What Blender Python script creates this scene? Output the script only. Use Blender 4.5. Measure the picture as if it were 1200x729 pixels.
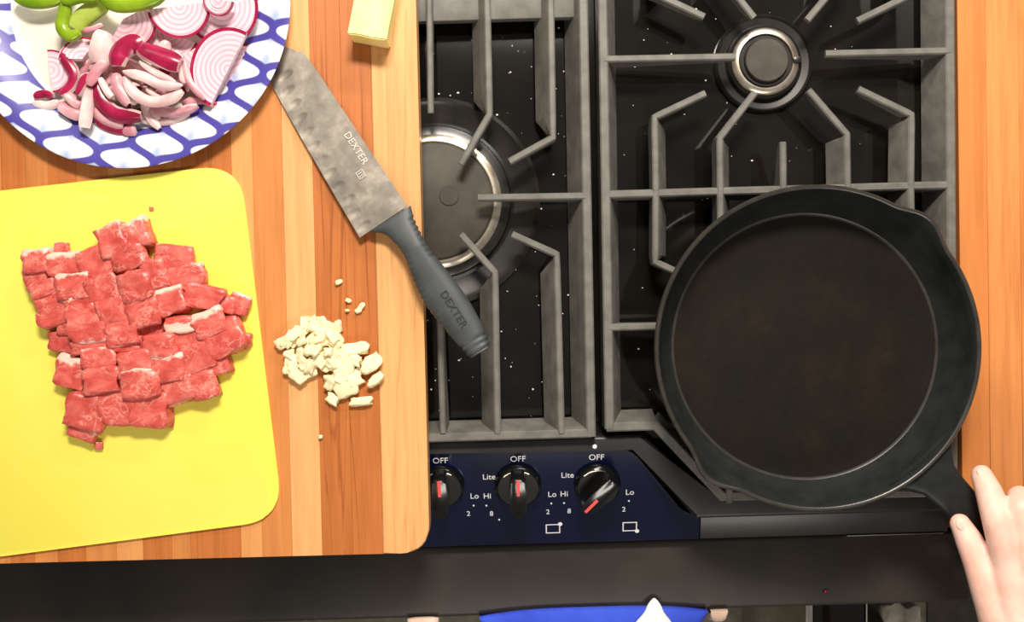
import bpy, bmesh, math, random
from mathutils import Vector, Matrix, noise
random.seed(7)
for o in list(bpy.data.objects): bpy.data.objects.remove(o)
SC = bpy.context.scene
COL = SC.collection
# ---------------------------------------------------------------- camera, world, lights, exposure
CAMZ, FPX = 1.025, 1333.33
cam = bpy.data.cameras.new('camera'); cam.sensor_width = 36; cam.lens = 36*FPX/1200
cam.clip_start = .02; cam.clip_end = 20
camo = bpy.data.objects.new('camera', cam); camo.location = (0, 0, CAMZ); COL.objects.link(camo)
SC.camera = camo
SC.view_settings.view_transform = 'Standard'; SC.view_settings.look = 'None'
SC.view_settings.exposure = 0.0; SC.view_settings.gamma = 1; SC.view_settings.use_curve_mapping = False
W = bpy.data.worlds.new('world'); SC.world = W; W.use_nodes = True
W.node_tree.nodes['Background'].inputs[0].default_value = (1.0, .93, .84, 1)
W.node_tree.nodes['Background'].inputs[1].default_value = .20
def area(name, loc, target, sx, sy, power, col):
    l = bpy.data.lights.new(name, 'AREA'); l.shape = 'RECTANGLE'; l.size = sx; l.size_y = sy; l.energy = power; l.color = col
    o = bpy.data.objects.new(name, l); o.location = loc
    o.rotation_euler = (Vector(target)-Vector(loc)).to_track_quat('-Z', 'Y').to_euler(); COL.objects.link(o)
area('ceiling_lamp', (.04, 1.12, 1.55), (.0, -.02, 0), .50, .24, 47, (1, .92, .82))
area('added_back_fill', (.28, .85, .50), (.24, -.05, 0), .55, .06, 5, (1, .95, .90))  # unseen fill added low at the back to brighten the skillet's inner wall
area('kitchen_ceiling_lamp', (.25, -1.5, 1.5), (.1, -.2, -.3), .9, .35, 16, (1, .93, .84))

# ---------------------------------------------------------------- helpers
def lin(r, g, b):
    f = lambda c: (c/255/12.92) if c/255 <= .04045 else ((c/255+.055)/1.055)**2.4
    return (f(r), f(g), f(b), 1)
def P(px, py, z=0.0):
    s = (CAMZ-z)/FPX
    return Vector(((px-600)*s, (364.5-py)*s, z))
ROT = math.radians(1.7)
RM = Matrix.Rotation(ROT, 3, 'Z'); RI = RM.inverted()
def S(px, py, z=0.0): return RI @ P(px, py, z)
def empty(name, loc=(0, 0, 0), rz=0.0):
    o = bpy.data.objects.new(name, None); o.location = loc; o.rotation_euler = (0, 0, rz); o.empty_display_size = .02
    COL.objects.link(o); return o
def tag(o, label=None, cat=None, group=None, kind=None):
    if label: o['label'] = label
    if cat: o['category'] = cat
    if group: o['group'] = group
    if kind: o['kind'] = kind
    return o
def link(name, me, parent=None, loc=None):
    o = bpy.data.objects.new(name, me); COL.objects.link(o)
    if parent: o.parent = parent
    if loc is not None: o.location = loc
    return o
def finish(bm, mats, smooth=False, angle=None):
    bmesh.ops.recalc_face_normals(bm, faces=bm.faces[:])
    me = bpy.data.meshes.new('mesh'); bm.to_mesh(me); bm.free()
    for m in (mats if isinstance(mats, (list, tuple)) else [mats]): me.materials.append(m)
    if smooth:
        for p in me.polygons: p.use_smooth = True
        if angle: me.set_sharp_from_angle(angle=math.radians(angle))
    return me
def raw(verts, faces, mats, smooth=False, angle=None):
    bm = bmesh.new(); vs = [bm.verts.new(v) for v in verts]
    for f in faces:
        try: bm.faces.new([vs[i] for i in f])
        except ValueError: pass
    return finish(bm, mats, smooth, angle)
def prism(poly, z0, z1, mat, bevel=0.0, seg=2, top=None):
    """poly: plan outline; top(x,y) optional height of the upper face"""
    bm = bmesh.new(); n = len(poly)
    a = [bm.verts.new((p[0], p[1], z0)) for p in poly]
    b = [bm.verts.new((p[0], p[1], top(p[0], p[1]) if top else z1)) for p in poly]
    bm.faces.new(a[::-1]); f = bm.faces.new(b)
    for i in range(n): bm.faces.new((a[i], a[(i+1) % n], b[(i+1) % n], b[i]))
    if bevel:
        bmesh.ops.bevel(bm, geom=list(f.edges), offset=bevel, segments=seg, affect='EDGES', profile=.5)
    return finish(bm, mat, bool(bevel), 40)
def boxm(x0, x1, y0, y1, z0, z1, mat, bevel=.0, seg=2):
    bm = bmesh.new(); bmesh.ops.create_cube(bm, size=1)
    for v in bm.verts: v.co = ((x0+x1)/2+v.co.x*(x1-x0), (y0+y1)/2+v.co.y*(y1-y0), (z0+z1)/2+v.co.z*(z1-z0))
    if bevel: bmesh.ops.bevel(bm, geom=bm.edges[:], offset=bevel, segments=seg, affect='EDGES', profile=.5)
    return finish(bm, mat, bool(bevel), 40)
def lathe(prof, mats, n=64, smooth=True, angle=35, matidx=None, rfun=None):
    bm = bmesh.new(); rings = []
    for (r, z) in prof:
        if r < 1e-6: rings.append([bm.verts.new((0, 0, z))]); continue
        ring = []
        for i in range(n):
            a = 2*math.pi*i/n; rr = rfun(r, z, a) if rfun else r
            ring.append(bm.verts.new((rr*math.cos(a), rr*math.sin(a), z)))
        rings.append(ring)
    for k in range(len(rings)-1):
        A, B = rings[k], rings[k+1]
        for i in range(n):
            j = (i+1) % n
            if len(A) == 1 and len(B) == 1: continue
            if len(A) == 1: f = bm.faces.new((A[0], B[i], B[j]))
            elif len(B) == 1: f = bm.faces.new((A[i], A[j], B[0]))
            else: f = bm.faces.new((A[i], A[j], B[j], B[i]))
            if matidx: f.material_index = matidx[k]
    return finish(bm, mats, smooth, angle)
def round_poly(pts, rad, seg=8):
    """round the corners of a polygon; rad is one radius or a list"""
    out = []; n = len(pts)
    for i in range(n):
        p = Vector(pts[i][:2]); a = Vector(pts[i-1][:2]); b = Vector(pts[(i+1) % n][:2])
        r = rad[i] if isinstance(rad, (list, tuple)) else rad
        if r <= 0: out.append((p.x, p.y)); continue
        u = (a-p).normalized(); v = (b-p).normalized()
        p0, p1 = p+u*r, p+v*r
        for k in range(seg+1):
            t = k/seg; q = p0*(1-t)**2+p*2*t*(1-t)+p1*t*t; out.append((q.x, q.y))
    return out
def catmull(pts, n=6):
    out = []; m = len(pts)
    for i in range(m-1):
        p0 = Vector(pts[max(i-1, 0)]); p1 = Vector(pts[i]); p2 = Vector(pts[i+1]); p3 = Vector(pts[min(i+2, m-1)])
        for k in range(n):
            t = k/n
            out.append(.5*((2*p1)+(p2-p0)*t+(2*p0-5*p1+4*p2-p3)*t*t+(3*p1-p0-3*p2+p3)*t**3))
    out.append(Vector(pts[-1])); return out
def text_mesh(s, size, mat, ext=.00012, spacing=1.0):
    cu = bpy.data.curves.new('t', 'FONT'); cu.body = s; cu.size = size; cu.extrude = ext
    cu.align_x = 'CENTER'; cu.align_y = 'CENTER'; cu.space_character = spacing; cu.resolution_u = 4
    o = bpy.data.objects.new('t', cu); COL.objects.link(o)
    dg = bpy.context.evaluated_depsgraph_get()
    me = bpy.data.meshes.new_from_object(o.evaluated_get(dg))
    bpy.data.objects.remove(o); me.materials.clear(); me.materials.append(mat); return me

# ---------------------------------------------------------------- materials
class NT:
    def __init__(s, name):
        s.m = bpy.data.materials.new(name); s.m.use_nodes = True; s.t = s.m.node_tree; s.n = s.t.nodes
        s.b = s.n['Principled BSDF']
    def node(s, typ, **kw):
        x = s.n.new(typ)
        for k, v in kw.items(): setattr(x, k, v)
        return x
    def l(s, a, b): s.t.links.new(a, b)
    def coords(s, scale=(1, 1, 1), rnd=False, space='Object'):
        tc = s.node('ShaderNodeTexCoord'); mp = s.node('ShaderNodeMapping'); mp.inputs['Scale'].default_value = scale
        s.l(tc.outputs[space], mp.inputs['Vector'])
        if rnd:
            oi = s.node('ShaderNodeObjectInfo'); mu = s.node('ShaderNodeMath', operation='MULTIPLY'); mu.inputs[1].default_value = 37.0
            s.l(oi.outputs['Random'], mu.inputs[0]); s.l(mu.outputs[0], mp.inputs['Location'])
        return mp.outputs[0]
    def noise(s, vec, scale, detail=4, rough=.55, dist=0):
        x = s.node('ShaderNodeTexNoise'); s.l(vec, x.inputs['Vector'])
        x.inputs['Scale'].default_value = scale; x.inputs['Detail'].default_value = detail
        x.inputs['Roughness'].default_value = rough; x.inputs['Distortion'].default_value = dist
        return x.outputs['Fac']
    def ramp(s, fac, stops):
        r = s.node('ShaderNodeValToRGB'); e = r.color_ramp.elements
        while len(e) < len(stops): e.new(.5)
        for i, (p, c) in enumerate(stops): e[i].position = p; e[i].color = c if len(c) == 4 else (*c, 1)
        s.l(fac, r.inputs[0]); return r.outputs[0]
    def mix(s, fac, a, b, mode='MIX'):
        x = s.node('ShaderNodeMix', data_type='RGBA', blend_type=mode)
        for sock, v in ((x.inputs[0], fac), (x.inputs[6], a), (x.inputs[7], b)):
            if hasattr(v, 'is_output'): s.l(v, sock)
            else: sock.default_value = v
        return x.outputs[2]
    def bump(s, h, strength, dist=.001):
        x = s.node('ShaderNodeBump'); x.inputs['Strength'].default_value = strength; x.inputs['Distance'].default_value = dist
        s.l(h, x.inputs['Height']); s.l(x.outputs[0], s.b.inputs['Normal'])
    def set(s, base=None, rough=.5, metal=0, spec=.5, coat=0, sss=0, ssr=(1, .4, .25), ssscale=.004):
        if base is not None:
            if hasattr(base, 'is_output'): s.l(base, s.b.inputs['Base Color'])
            else: s.b.inputs['Base Color'].default_value = base
        if hasattr(rough, 'is_output'): s.l(rough, s.b.inputs['Roughness'])
        else: s.b.inputs['Roughness'].default_value = rough
        s.b.inputs['Metallic'].default_value = metal; s.b.inputs['Specular IOR Level'].default_value = spec
        s.b.inputs['Coat Weight'].default_value = coat; s.b.inputs['Coat Roughness'].default_value = .08
        if sss:
            s.b.inputs['Subsurface Weight'].default_value = sss; s.b.inputs['Subsurface Radius'].default_value = ssr
            s.b.inputs['Subsurface Scale'].default_value = ssscale
        return s.m
def noisy(name, c1, c2, scale=40, rough=.5, metal=0, spec=.5, bump=0, bscale=None, coat=0, sss=0, lo=.35, hi=.65, rnd=False, detail=4, bdist=.001):
    t = NT(name); v = t.coords(rnd=rnd); n = t.noise(v, scale, detail)
    col = t.ramp(n, [(lo, c1), (hi, c2)])
    if bump: t.bump(t.noise(v, bscale or scale*4, 3), bump, bdist)
    return t.set(col, rough, metal, spec, coat, sss)
def wood(name, rough=.42):
    t = NT(name); oi = t.node('ShaderNodeObjectInfo')
    v = t.coords((1, .05, 1), rnd=True)
    n1 = t.noise(v, 60, 5, .6, .6); n2 = t.noise(v, 260, 3, .6, .2)
    g = t.ramp(n1, [(.28, (.80, .74, .68)), (.50, (.97, .96, .95)), (.75, (1.08, 1.08, 1.08))])
    c = t.mix(1, oi.outputs['Color'], g, 'MULTIPLY')
    g2 = t.ramp(n2, [(.3, (.93, .91, .89)), (.6, (1.03, 1.03, 1.03))])
    c = t.mix(1, c, g2, 'MULTIPLY')
    v3 = t.coords((1, .035, 1), rnd=True); n3 = t.noise(v3, 34, 2, .5, 1.5)
    line = t.ramp(n3, [(.485, (1, 1, 1)), (.5, (.66, .54, .46)), (.515, (1, 1, 1))])
    al = t.mix(oi.outputs['Alpha'], (1, 1, 1, 1), line)
    c = t.mix(1, c, al, 'MULTIPLY')
    t.bump(n2, .12, .0006)
    return t.set(c, rough, spec=.35)
WOOD = wood('oiled_wood')
M = {}
M['grate'] = noisy('cast_grate', lin(94, 92, 86), lin(114, 111, 104), 60, rough=.55, spec=.45, bump=.15, bscale=900, bdist=.0005)
M['black_enamel'] = noisy('black_enamel', lin(14, 13, 12), lin(24, 21, 18), 14, rough=.07, spec=.5)
M['black_front'] = noisy('black_front', lin(36, 32, 28), lin(52, 46, 41), 9, rough=.45, spec=.4)
M['deck_rim'] = noisy('dark_grey_enamel', lin(34, 33, 34), lin(44, 42, 43), 20, rough=.38, spec=.45)
M['blue_reflection'] = noisy('painted_blue_reflection', lin(8, 13, 40), lin(12, 20, 56), 8, rough=.14, spec=.5)  # blue reflection on the glossy black panel, painted in as base colour
M['knob'] = noisy('black_plastic', lin(12, 12, 12), lin(20, 20, 20), 30, rough=.16, spec=.5)
M['red_mark'] = NT('red_paint').set(lin(235, 70, 62), .4)
M['white_print'] = NT('white_print').set(lin(225, 225, 225), .5)
M['chrome_ring'] = noisy('tarnished_steel', lin(175, 160, 140), lin(225, 215, 200), 50, rough=.3, metal=.9)
M['steel'] = noisy('steel', lin(200, 198, 192), lin(220, 218, 212), 60, rough=.25, metal=1)
M['cap'] = noisy('burner_cap', lin(58, 53, 47), lin(74, 68, 60), 35, rough=.6, spec=.3)
M['cap_dark'] = noisy('burner_base', lin(24, 22, 20), lin(38, 35, 31), 35, rough=.3, spec=.5)
M['yellow'] = noisy('yellow_plastic', lin(240, 227, 88), lin(244, 232, 100), 6, rough=.42, spec=.3)
M['butter'] = noisy('butter', lin(252, 236, 140), lin(255, 243, 168), 50, rough=.45, spec=.35, bump=.2, bscale=150, sss=.3)
M['garlic'] = noisy('garlic', lin(236, 216, 160), lin(255, 245, 208), 160, rough=.5, spec=.3, rnd=True)
M['white_cloth'] = noisy('white_cloth', lin(240, 240, 240), lin(255, 255, 255), 30, rough=.9)
M['blue_cloth'] = noisy('blue_cloth', lin(40, 66, 190), lin(62, 92, 225), 12, rough=.85)
M['beige'] = noisy('beige_felt', lin(210, 180, 160), lin(232, 205, 188), 40, rough=.9)
M['bag'] = noisy('cloudy_plastic', lin(190, 182, 166), lin(226, 220, 206), 30, rough=.35, spec=.5)
M['floor'] = noisy('speckled_floor', lin(96, 88, 70), lin(122, 114, 96), 40, rough=.5, detail=8)
M['mat_grey'] = noisy('grey_mat', lin(66, 62, 54), lin(80, 75, 66), 60, rough=.9)
M['cabinet'] = noisy('cabinet_paint', lin(46, 42, 37), lin(54, 50, 44), 10, rough=.6)
M['crumb'] = noisy('crumb', lin(225, 215, 195), lin(250, 245, 235), 200, rough=.7)

# ---------------------------------------------------------------- floor and counters
FZ = -.92
tag(link('floor', boxm(-1.6, 1.8, -1.6, .6, FZ-.03, FZ, M['floor'])), kind='structure')
def counter(x0, x1, y0, y1, ztop, widths, cols, label, rz=ROT):
    root = empty('wooden_countertop', (0, 0, 0), rz); tag(root, label, 'countertop')
    x = x0; i = 0
    while x < x1-1e-6:
        w = min(widths[i % len(widths)], x1-x)
        me = boxm(x+.00006, x+w-.00006, y0, y1, ztop-.038, ztop, WOOD, .0003, 1)
        o = link('plank', me, root); c = cols[i % len(cols)]; o.color = (*lin(*c)[:3], .35 if i % 3 else .0)
        x += w; i += 1
    return root
XR = S(1128, 560, -.018).x
XL = S(-108, 300, -.02).x
yF = S(640, 637, -.055).y+.003
RC = math.radians(.6)
RCI = Matrix.Rotation(-RC, 3, 'Z')
XC = (RCI @ P(1127.5, 560, -.018)).x
counter(XC, XC+.62, yF+.010, .42, -.018, [.026, .030, .036, .028, .040], [(208, 130, 70), (216, 140, 80), (212, 136, 74), (220, 146, 86), (206, 128, 68)],
        'orange wooden plank countertop beside the cast iron skillet', RC)
counter(XL-.5, XL, yF, .42, -.018, [.034, .030, .038], [(214, 126, 62), (222, 138, 70), (208, 120, 58)],
        'orange wooden plank countertop on the far side of the cutting board')
for x0, x1, lab in ((XR+.014, XR+.60, 'dark base cabinet under the countertop by the skillet'), (XL-.48, XL-.004, 'dark base cabinet under the countertop past the cutting board')):
    c = empty('base_cabinet', (0, 0, FZ), ROT); tag(c, lab, 'cabinet')
    link('body', boxm(x0, x1, yF+.05, .41, 0, -.056-FZ, M['cabinet'], .002), c)
    for k in range(2):
        w = (x1-x0)/2
        d = link('door', boxm(x0+k*w+.003, x0+(k+1)*w-.003, yF+.03, yF+.05, .10, -.075-FZ, M['cabinet'], .003), c)
        hx = x0+w+(-.03 if k == 0 else .03)
        link('handle', boxm(hx-.005, hx+.005, yF+.012, yF+.03, .55, .70, M['steel'], .003), d)

# ---------------------------------------------------------------- range
rng = empty('gas_range', (0, 0, FZ), ROT)
tag(rng, 'black gas range with sealed burners and a blue reflection painted into its black control panel', 'stove')
def rpart(name, me, loc=None, parent=None):
    o = link(name, me, parent or rng)
    if parent is None: o.location = Vector(loc or (0, 0, 0))-Vector((0, 0, FZ))
    else: o.location = loc or (0, 0, 0)
    return o
DECK = -.040
xr = XR-.0015; xl = XL+.003
yback = .40
Yt = S(640, 528, -.016).y; Zt = -.016
Yb = S(640, 637, -.055).y; KS = .41
slope = math.atan(KS)
def pz(x, y): return Zt+KS*(y-Yt)
def panel_pt(px, py):
    z = -.03
    for _ in range(25):
        q = S(px, py, z); z = pz(q.x, q.y)
    return Vector((q.x, q.y, z))
pa = panel_pt(738, 526); pb = panel_pt(803, 603); pc = panel_pt(1114, 595); pm = panel_pt(820, 615)
rpart('cooktop', boxm(xl, xr, Yt+.004, yback, -.075, DECK, M['black_enamel'], .002))
rpart('body', boxm(xl, xr, Yb+.004, yback, FZ+.06, -.076, M['black_front'], .003))
panel = rpart('control_panel', prism(round_poly([(xl, Yb), (pm.x, Yb), (pm.x, pb.y), (pb.x, pb.y), (pa.x, Yt), (xl, Yt)], [0, 0, 0, .012, .014, 0]), -.09, 0, M['blue_reflection'], .0012, 2, top=pz))  # stretch of the black panel coloured with the painted blue reflection
rpart('front_strip', prism([(pm.x+.0004, Yb), (xr, Yb), (xr, pb.y), (pm.x+.0004, pb.y)], -.09, 0, M['deck_rim'], .0012, 2, top=pz))
# raised rim of the deck that follows the stepped panel
yi = S(640, 513, -.014).y
ra = S(752, 512, -.014); rb = S(842, 588, -.014)
gap = .0016
rpart('deck_rim', prism([(xl, Yt+gap), (pa.x+.004, Yt+gap), (pb.x+.005, pb.y+gap), (xr, pb.y+gap), (xr, rb.y), (rb.x, rb.y), (ra.x, yi), (xl, yi)], -.05, -.013, M['deck_rim'], .003, 3))
rpart('back_rim', boxm(xl, xr, yback-.03, yback, -.045, -.010, M['deck_rim'], .003))
rpart('side_rim', boxm(xr-.006, xr, rb.y, yback-.03, -.045, -.022, M['deck_rim'], .002))
# oven door with its broad black top ledge
LZ = -.066; Yl = S(640, 720.5, LZ).y; xd = S(1137, 680, LZ).x
door = rpart('oven_door', boxm(xl+.004, xd, Yl, Yb-.001, FZ+.13, LZ, M['black_front'], .005, 3))
rpart('drawer', boxm(xl+.006, xd-.006, Yl+.006, Yb, FZ+.02, FZ+.125, M['black_front'], .004))
rpart('trim_line', boxm(pm.x+.14, xr-.004, Yb-.0016, Yb-.0004, -.064, pz(0, Yb)+.0008, M['steel'], .0003, 1))

# burners: dish ring, head, ring, cap
def burner(px, py, rdish, rhead, rring, rcap, capmat, zc, notch=False, ri=.85):
    c = S(px, py, DECK+.012)
    b = rpart('burner', lathe([(rdish, .0), (rdish, .0035), (rdish*.96, .006), (rdish*.92, .0035), (rdish*.72, .0022), (rhead*1.06, .0025), (rhead*1.02, .004), (rhead, .009), (rhead*.9, .012), (0, .012)], M['cap_dark'], 72), (c.x, c.y, DECK))
    r = lathe([(rring*(ri+.01), .008), (rring, .009), (rring*1.0, .0118), (rring*.965, .0132), (rring*(ri+.07), .0145), (rring*(ri+.035), .0145), (rring*ri, .0125), (rring*ri, .008)], M['chrome_ring'], 72)
    rpart('burner_ring', r, (0, 0, 0), b)
    k = rpart('burner_cap', lathe([(rcap*.97, .010), (rcap, .012), (rcap, zc-.0025), (rcap*.985, zc-.0008), (rcap*.96, zc), (0, zc+.0004)], capmat, 72), (0, 0, 0), b)
    if notch: rpart('igniter', boxm(rring*.80, rring*1.04, -.0028, .0028, .006, .0165, M['cap_dark'], .001), (0, 0, 0), b)
    return b
b1 = burner(509, 236, .098, .070, .0625, .0545, M['cap'], .0165)
rpart('cap_boss', lathe([(.009, .0165), (.009, .0172), (.0085, .0178), (0, .0178)], M['cap'], 32), (.014, .004, 0), b1)
b2 = burner(897, 72, .046, .034, .0312, .0200, M['cap'], .019, True, .77)
rpart('head_collar', lathe([(.0232, .012), (.0232, .0140), (.0205, .0140), (.0205, .012)], M['cap_dark'], 48), (0, 0, 0), b2)

# knobs on the sloping panel
def knob(px, py, turn):
    c = panel_pt(px, py)
    me = lathe([(.0208, .0), (.0216, .001), (.0216, .004), (.0198, .0070), (.0185, .0080), (0, .0080)], M['knob'], 56)
    k = rpart('knob', me, (c.x, c.y, c.z)); k.rotation_euler = (slope, 0, 0)
    # pinched bar grip
    outl = round_poly([(-.0062, -.0205), (.0062, -.0205), (.0078, .0), (.0062, .0205), (-.0062, .0205), (-.0078, 0)], [.004, .004, .006, .004, .004, .006], 5)
    g = rpart('grip', prism(outl, .0075, .026, M['knob'], .0022, 3), (0, 0, 0), k); g.rotation_euler = (0, 0, turn)
    m = rpart('pointer_mark', boxm(-.0015, .0015, .003, .0195, .0258, .0264, M['red_mark'], .0002, 1), (0, 0, 0), k); m.rotation_euler = (0, 0, turn)
    arc = []
    for i in range(25):
        a = math.radians(55+80*i/24); arc.append(a)
    n = len(arc); vs = [(math.cos(a)*r, math.sin(a)*r, .00815) for r in (.0176, .0186) for a in arc]
    link('skirt_line', raw(vs, [(i, i+1, n+i+1, n+i) for i in range(n-1)], M['chrome_ring']), k)
    return k
knob(517, 568.5, 0.0); knob(607, 567.5, 0.0); knob(700, 566.5, math.radians(138))
def label_on_panel(s, px, py, size):
    c = panel_pt(px, py); o = link('lettering', text_mesh(s, size, M['white_print'], .0001), panel)
    o.location = (c.x, c.y-.0001, c.z+.00025); o.rotation_euler = (slope, 0, 0)
for i, (x0, d) in enumerate(((516, 0), (607, -2), (699, -4))):
    label_on_panel('OFF', x0, 540+d, .0082)
for x, y in ((573, 559), (665, 557)): label_on_panel('Lite', x, y, .0080)
for x, y in ((556, 581.5), (647, 579.5), (738, 577)): label_on_panel('Lo', x, y, .0080)
for x, y in ((571, 581.5), (661, 579)): label_on_panel('Hi', x, y, .0080)
for x, y in ((549, 602), (642, 600), (731, 597)): label_on_panel('2', x, y, .0072)
for x, y in ((576, 602), (667, 599)): label_on_panel('8', x, y, .0072)
for x, y in ((555, 592.5), (570, 592.5), (646, 590), (661, 589.5), (737, 587), (585, 609)):
    c = panel_pt(x, y); o = link('print_dot', lathe([(.0009, 0), (.0009, .0002), (0, .0002)], M['white_print'], 10), panel); o.location = c; o.rotation_euler = (slope, 0, 0)
def icon(px, py, cx, cy):
    c = panel_pt(px, py); bm = bmesh.new(); hw, hh, t = .0068, .0050, .0010
    for (x0, x1, y0, y1) in ((-hw, hw, hh-t, hh), (-hw, hw, -hh, -hh+t), (-hw, -hw+t, -hh+t, hh-t), (hw-t, hw, -hh+t, hh-t)):
        v = [bm.verts.new(p) for p in ((x0, y0, .0003), (x1, y0, .0003), (x1, y1, .0003), (x0, y1, .0003))]; bm.faces.new(v)
    bmesh.ops.create_circle(bm, cap_ends=True, segments=16, radius=.0021, matrix=Matrix.Translation((cx*hw, cy*hh, .0005)))
    o = link('burner_icon', finish(bm, M['white_print']), panel); o.location = c; o.rotation_euler = (slope, 0, 0)
icon(648, 619.5, 1, 1); icon(738, 617, 1, -1)
c = S(697, 523.5, -.0115); rpart('rim_screw', lathe([(.0022, 0), (.002, .0012), (0, .0015)], M['white_print'], 12), (c.x, c.y, -.0132))

# ---------------------------------------------------------------- grates
def bar(pts, wt, side, mat):
    """pts: (X, Y, web, h) along the bar in range coordinates; web flares to one side below the ridge"""
    n = len(pts); bm = bmesh.new(); rings = []
    for i, (x, y, web, h) in enumerate(pts):
        p = Vector((x, y)); d = Vector((0, 0))
        if i > 0: d += (p-Vector(pts[i-1][:2])).normalized()
        if i < n-1: d += (Vector(pts[i+1][:2])-p).normalized()
        d.normalize(); nn = Vector((-d.y, d.x))*side; c = .0013
        sec = [(-wt/2, -c), (-wt/2+c, 0), (wt/2-c, 0), (wt/2, -c), (wt/2+web*.35, -h*.35), (wt/2+web, -h), (-wt/2, -h)]
        rings.append([bm.verts.new((x+nn.x*u, y+nn.y*u, z)) for u, z in sec])
    for i in range(n-1):
        A, B = rings[i], rings[i+1]; m = len(A)
        for k in range(m): bm.faces.new((A[k], A[(k+1) % m], B[(k+1) % m], B[k]))
    bm.faces.new(rings[0]); bm.faces.new(rings[-1][::-1])
    return finish(bm, mat)
G = M['grate']
def finger(root, pix, side, web=.009, wt=.0062, h=.026, htip=.011, name='finger', bend=None):
    """pix: tip first; the bent tip is slim, the straight stem carries the web"""
    q = [S(*p) for p in pix]; pts = [(q[0].x, q[0].y, 0, .006)]
    if len(q) == 3:
        a, b = q[0], q[1]; t = a.lerp(b, .15); pts.append((t.x, t.y, 0, htip))
        t = a.lerp(b, .93); pts.append((t.x, t.y, 0, htip+.004))
        pts.append((b.x, b.y, .001, h*.7)); t = b.lerp(q[2], .10); pts.append((t.x, t.y, web, h))
        pts.append((q[2].x, q[2].y, web, h))
    else:
        t = q[0].lerp(q[1], .12); pts.append((t.x, t.y, web*.3, htip)); pts.append((q[1].x, q[1].y, web, h))
    return link(name, bar(pts, wt, side, G), root, (0, 0, -.00012*(len(root.children) % 4)))
def fbar(root, a, b, side, web=.010, wt=.0085, h=.034, name='frame_bar'):
    p, q = S(*a), S(*b)
    return link(name, bar([(p.x, p.y, web, h), (q.x, q.y, web, h)], wt, side, G), root, (0, 0, -.0006-.00015*(len(root.children) % 5)))
def foot(root, px, py):
    c = S(px, py); link('foot', boxm(c.x-.006, c.x+.006, c.y-.006, c.y+.006, DECK, -.03, G, .001, 1), root)
# middle grate, half under the cutting board
g1 = empty('cooktop_grate', (0, 0, 0), ROT)
tag(g1, 'grey cast iron grate over the wide burner, partly under the cutting board', 'grate')
def mx(px, py): return (1016+(py-236)*.058-px, py)     # mirror about the burner's own axis
top_y = -84
fingA = [((504.5, 132), (502, top_y)), ((514, 338), (519, 508))]
for (tip, end) in fingA: finger(g1, [tip, end], 1, web=.002, wt=.0055)
rows = [((540, 192), (573.5, 134), (569, top_y)), ((597, 189), (648, 161), (644, top_y)),
        ((540, 274.6), (580, 319.5), (583, 508)), ((600, 274.6), (652.5, 298), (658, 508))]
for i, r in enumerate(rows):
    up = i < 2
    finger(g1, r, 1 if up else -1, web=.0115)
    finger(g1, [mx(*p) for p in r], -1 if up else 1, web=.0115)
finger(g1, [(560, 231.5), (686, 229.5)], 1, web=.001)
finger(g1, [mx(560, 231.5), mx(686, 229.5)], 1, web=.001)
fbar(g1, (682, top_y), (693, 512), -1, web=.0115); fbar(g1, mx(682, top_y), mx(693, 512), 1, web=.0115)
fbar(g1, (322, 519), (693, 508), 1, web=.008, wt=.008); fbar(g1, (320, top_y+8), (683, top_y), -1)
q0, q1 = S(300, 18, -.012), S(676, 18, -.012)
link('rear_bridge', boxm(q0.x, q1.x, S(500, 26, -.014).y, S(500, -34, -.014).y, -.024, -.012, G, .002), g1)
for p in ((684, -70), (692, 500), (330, -60), (340, 508)): foot(g1, *p)
# grate under the skillet
g2 = empty('cooktop_grate', (0, 0, 0), ROT)
tag(g2, 'grey cast iron grate carrying the black skillet', 'grate')
cyb = 222
F = [((827, 109), (767.4, 137), (769, 223), -1), ((885.5, 108), (844, 161.5), (844.5, 222), -1),
     ((948, 105), (993, 157), (994, 218), 1), ((1006.6, 104), (1069, 134), (1068, 216), 1)]
for tip, b, e, sd in F:
    s = -1 if sd == -1 else 1
    finger(g2, [tip, b, e], -s*-1 if False else (1 if sd == -1 else -1), web=.0095)
    # rear half, mirrored over the rear burner, and front half, mirrored over the crossbar
    m = lambda p: (p[0]-.03*(p[1]-64), 128-p[1]); finger(g2, [m(tip), m(b), (m(e)[0], -82)], (-1 if sd == -1 else 1), web=.0095)
    w = lambda p: (p[0]+.01*(222-p[1]), 2*(e[1]-1)-p[1]+ (0)); finger(g2, [w(tip), w(b), (e[0], e[1]-1)], (-1 if sd == -1 else 1), web=.0095)
finger(g2, [(918, 166), (918.5, 221)], 1, web=.002)
finger(g2, [(862, 66), (708, 69)], -1, web=.001); finger(g2, [(968, 62.5), (1114, 59)], 1, web=.001)
finger(g2, [(850, 381), (712, 384)], -1, web=.001); finger(g2, [(980, 378), (1115, 374)], 1, web=.001)
for a, b in (((855, 490), (855, 590)), ((990, 488), (990, 586)), ((1066, 470), (1067, 583))): finger(g2, [a, b], 1, web=.004)
fbar(g2, (705, top_y), (714.5, 503), 1, web=.0095); fbar(g2, (1113.5, top_y), (1118, 584), -1, web=.0105)
fbar(g2, (708, 228), (1116, 216.5), 1, web=.003, wt=.0068, h=.026, name='crossbar')
fbar(g2, (703, top_y+4), (1115, top_y-6), -1); fbar(g2, (711, 501), (770, 499), 1, web=.008)
fbar(g2, (767, 497), (848, 583), 1, web=.007); fbar(g2, (844, 582), (1120, 577), 1, web=.009)
for p in ((708, -74), (1098, -78), (722, 497), (1108, 572), (860, 576)): foot(g2, *p)

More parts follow.
